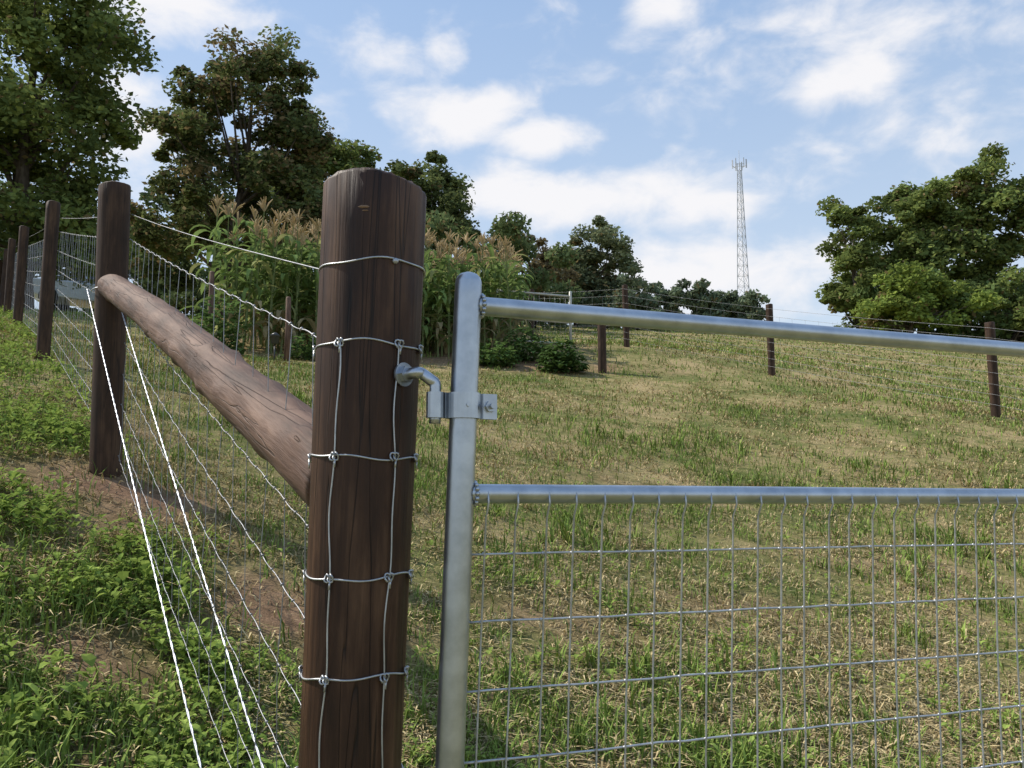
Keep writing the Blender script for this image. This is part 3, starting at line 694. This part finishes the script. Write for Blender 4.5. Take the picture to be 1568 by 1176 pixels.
# ------------------------------------------------------------------ light + sky
el=math.radians(48);az=math.atan2(-.95,.31)
sd=Vector((math.sin(az)*math.cos(el),math.cos(az)*math.cos(el),math.sin(el)))
L=bpy.data.lights.new('sun','SUN');L.energy=4.9;L.angle=math.radians(.5);L.color=(1,.94,.84)
lo=bpy.data.objects.new('sun',L);coll.objects.link(lo);lo.rotation_euler=sd.to_track_quat('Z','Y').to_euler();lo.location=(-20,5,30)
w=bpy.data.worlds.new('World');scene.world=w;w.use_nodes=True;nt=w.node_tree
bg=nt.nodes['Background'];out=nt.nodes['World Output']
sky=N(nt,'ShaderNodeTexSky',sky_type='NISHITA',sun_disc=False);sky.sun_elevation=el;sky.sun_rotation=az%(2*math.pi);sky.air_density=1.0;sky.dust_density=1.2;sky.ozone_density=1.5
nt.links.new(sky.outputs[0],bg.inputs[0]);bg.inputs[1].default_value=.15
tc=N(nt,'ShaderNodeTexCoord')
def dirv_(u,v):
    a=(u-784)/1305;b=(588-v)/1305;c,s=.9923,.1236
    d=np.array([a,c-b*s,s+b*c]);return d/np.linalg.norm(d)
clouds=[(705,178,100,40,1.1),(820,212,78,30,1.0),(600,88,60,35,.7),(680,85,40,50,.65),(900,308,235,36,1.2),(770,290,80,45,.95),(1080,315,130,38,.85),(1290,122,75,36,1.05),(1140,110,90,36,.62),
(1330,50,220,55,.42),(1010,10,60,28,.8),(260,10,110,50,.9),(190,175,60,90,1.0),(1100,420,280,60,.8),(1440,190,160,60,.35)]
acc=None
for (u_,v_,ru,rv,wt) in clouds:
    d=dirv_(u_,v_)
    s1=N(nt,'ShaderNodeVectorMath',operation='SUBTRACT');nt.links.new(tc.outputs['Generated'],s1.inputs[0]);s1.inputs[1].default_value=tuple(d)
    s2=N(nt,'ShaderNodeVectorMath',operation='MULTIPLY');nt.links.new(s1.outputs[0],s2.inputs[0]);s2.inputs[1].default_value=(1305/ru,1305/ru,1305/rv)
    s3=N(nt,'ShaderNodeVectorMath',operation='LENGTH');nt.links.new(s2.outputs[0],s3.inputs[0])
    s4=N(nt,'ShaderNodeMapRange',interpolation_type='SMOOTHSTEP');s4.inputs['From Min'].default_value=1.6;s4.inputs['From Max'].default_value=0;s4.inputs['To Max'].default_value=wt;nt.links.new(s3.outputs['Value'],s4.inputs[0])
    if acc is None: acc=s4.outputs[0]
    else:
        mxn=N(nt,'ShaderNodeMath',operation='MAXIMUM');nt.links.new(acc,mxn.inputs[0]);nt.links.new(s4.outputs[0],mxn.inputs[1]);acc=mxn.outputs[0]
mp=N(nt,'ShaderNodeMapping');mp.inputs['Scale'].default_value=(1,1,1.7);nt.links.new(tc.outputs['Generated'],mp.inputs[0])
nz=N(nt,'ShaderNodeTexNoise',i_Scale=14.0,i_Detail=6,i_Roughness=.55,i_Distortion=.25);nt.links.new(mp.outputs[0],nz.inputs['Vector'])
ma=N(nt,'ShaderNodeMath',operation='MULTIPLY_ADD');ma.inputs[1].default_value=2.5;ma.inputs[2].default_value=-1.32;nt.links.new(nz.outputs['Fac'],ma.inputs[0])
ad=N(nt,'ShaderNodeMath',operation='MULTIPLY_ADD');ad.inputs[1].default_value=1.2;nt.links.new(acc,ad.inputs[0]);nt.links.new(ma.outputs[0],ad.inputs[2])
cm=N(nt,'ShaderNodeMapRange',interpolation_type='SMOOTHSTEP');cm.inputs['From Min'].default_value=-.08;cm.inputs['From Max'].default_value=1.1;cm.inputs['To Max'].default_value=.96;nt.links.new(ad.outputs[0],cm.inputs[0])
sx=N(nt,'ShaderNodeSeparateXYZ');nt.links.new(tc.outputs['Generated'],sx.inputs[0])
hz_=N(nt,'ShaderNodeMapRange',interpolation_type='SMOOTHSTEP');hz_.inputs['From Min'].default_value=.12;hz_.inputs['From Max'].default_value=.62;hz_.inputs['To Min'].default_value=.8;hz_.inputs['To Max'].default_value=.6;nt.links.new(sx.outputs[2],hz_.inputs[0])
bh=N(nt,'ShaderNodeBackground');bh.inputs[1].default_value=1.0
hr=ramp(nt,[(.14,(.70,.81,.93)),(.62,(.37,.57,.90))]);nt.links.new(sx.outputs[2],hr.inputs[0]);nt.links.new(hr.outputs[0],bh.inputs[0])
m1=N(nt,'ShaderNodeMixShader');nt.links.new(hz_.outputs[0],m1.inputs[0]);nt.links.new(bg.outputs[0],m1.inputs[1]);nt.links.new(bh.outputs[0],m1.inputs[2])
b2=N(nt,'ShaderNodeBackground');b2.inputs[0].default_value=(.98,.97,.99,1);b2.inputs[1].default_value=.97
ms=N(nt,'ShaderNodeMixShader');nt.links.new(cm.outputs[0],ms.inputs[0]);nt.links.new(m1.outputs[0],ms.inputs[1]);nt.links.new(b2.outputs[0],ms.inputs[2]);nt.links.new(ms.outputs[0],out.inputs[0])

# ------------------------------------------------------------------ camera
cd=bpy.data.cameras.new('camera');cd.lens=30.0;cd.sensor_width=36;cd.clip_end=3000;cd.clip_start=.02
co=bpy.data.objects.new('camera',cd);coll.objects.link(co);co.location=(0,0,0);co.rotation_euler=(math.radians(97.1),0,0);scene.camera=co
scene.view_settings.view_transform='Standard';scene.view_settings.look='None';scene.view_settings.exposure=0
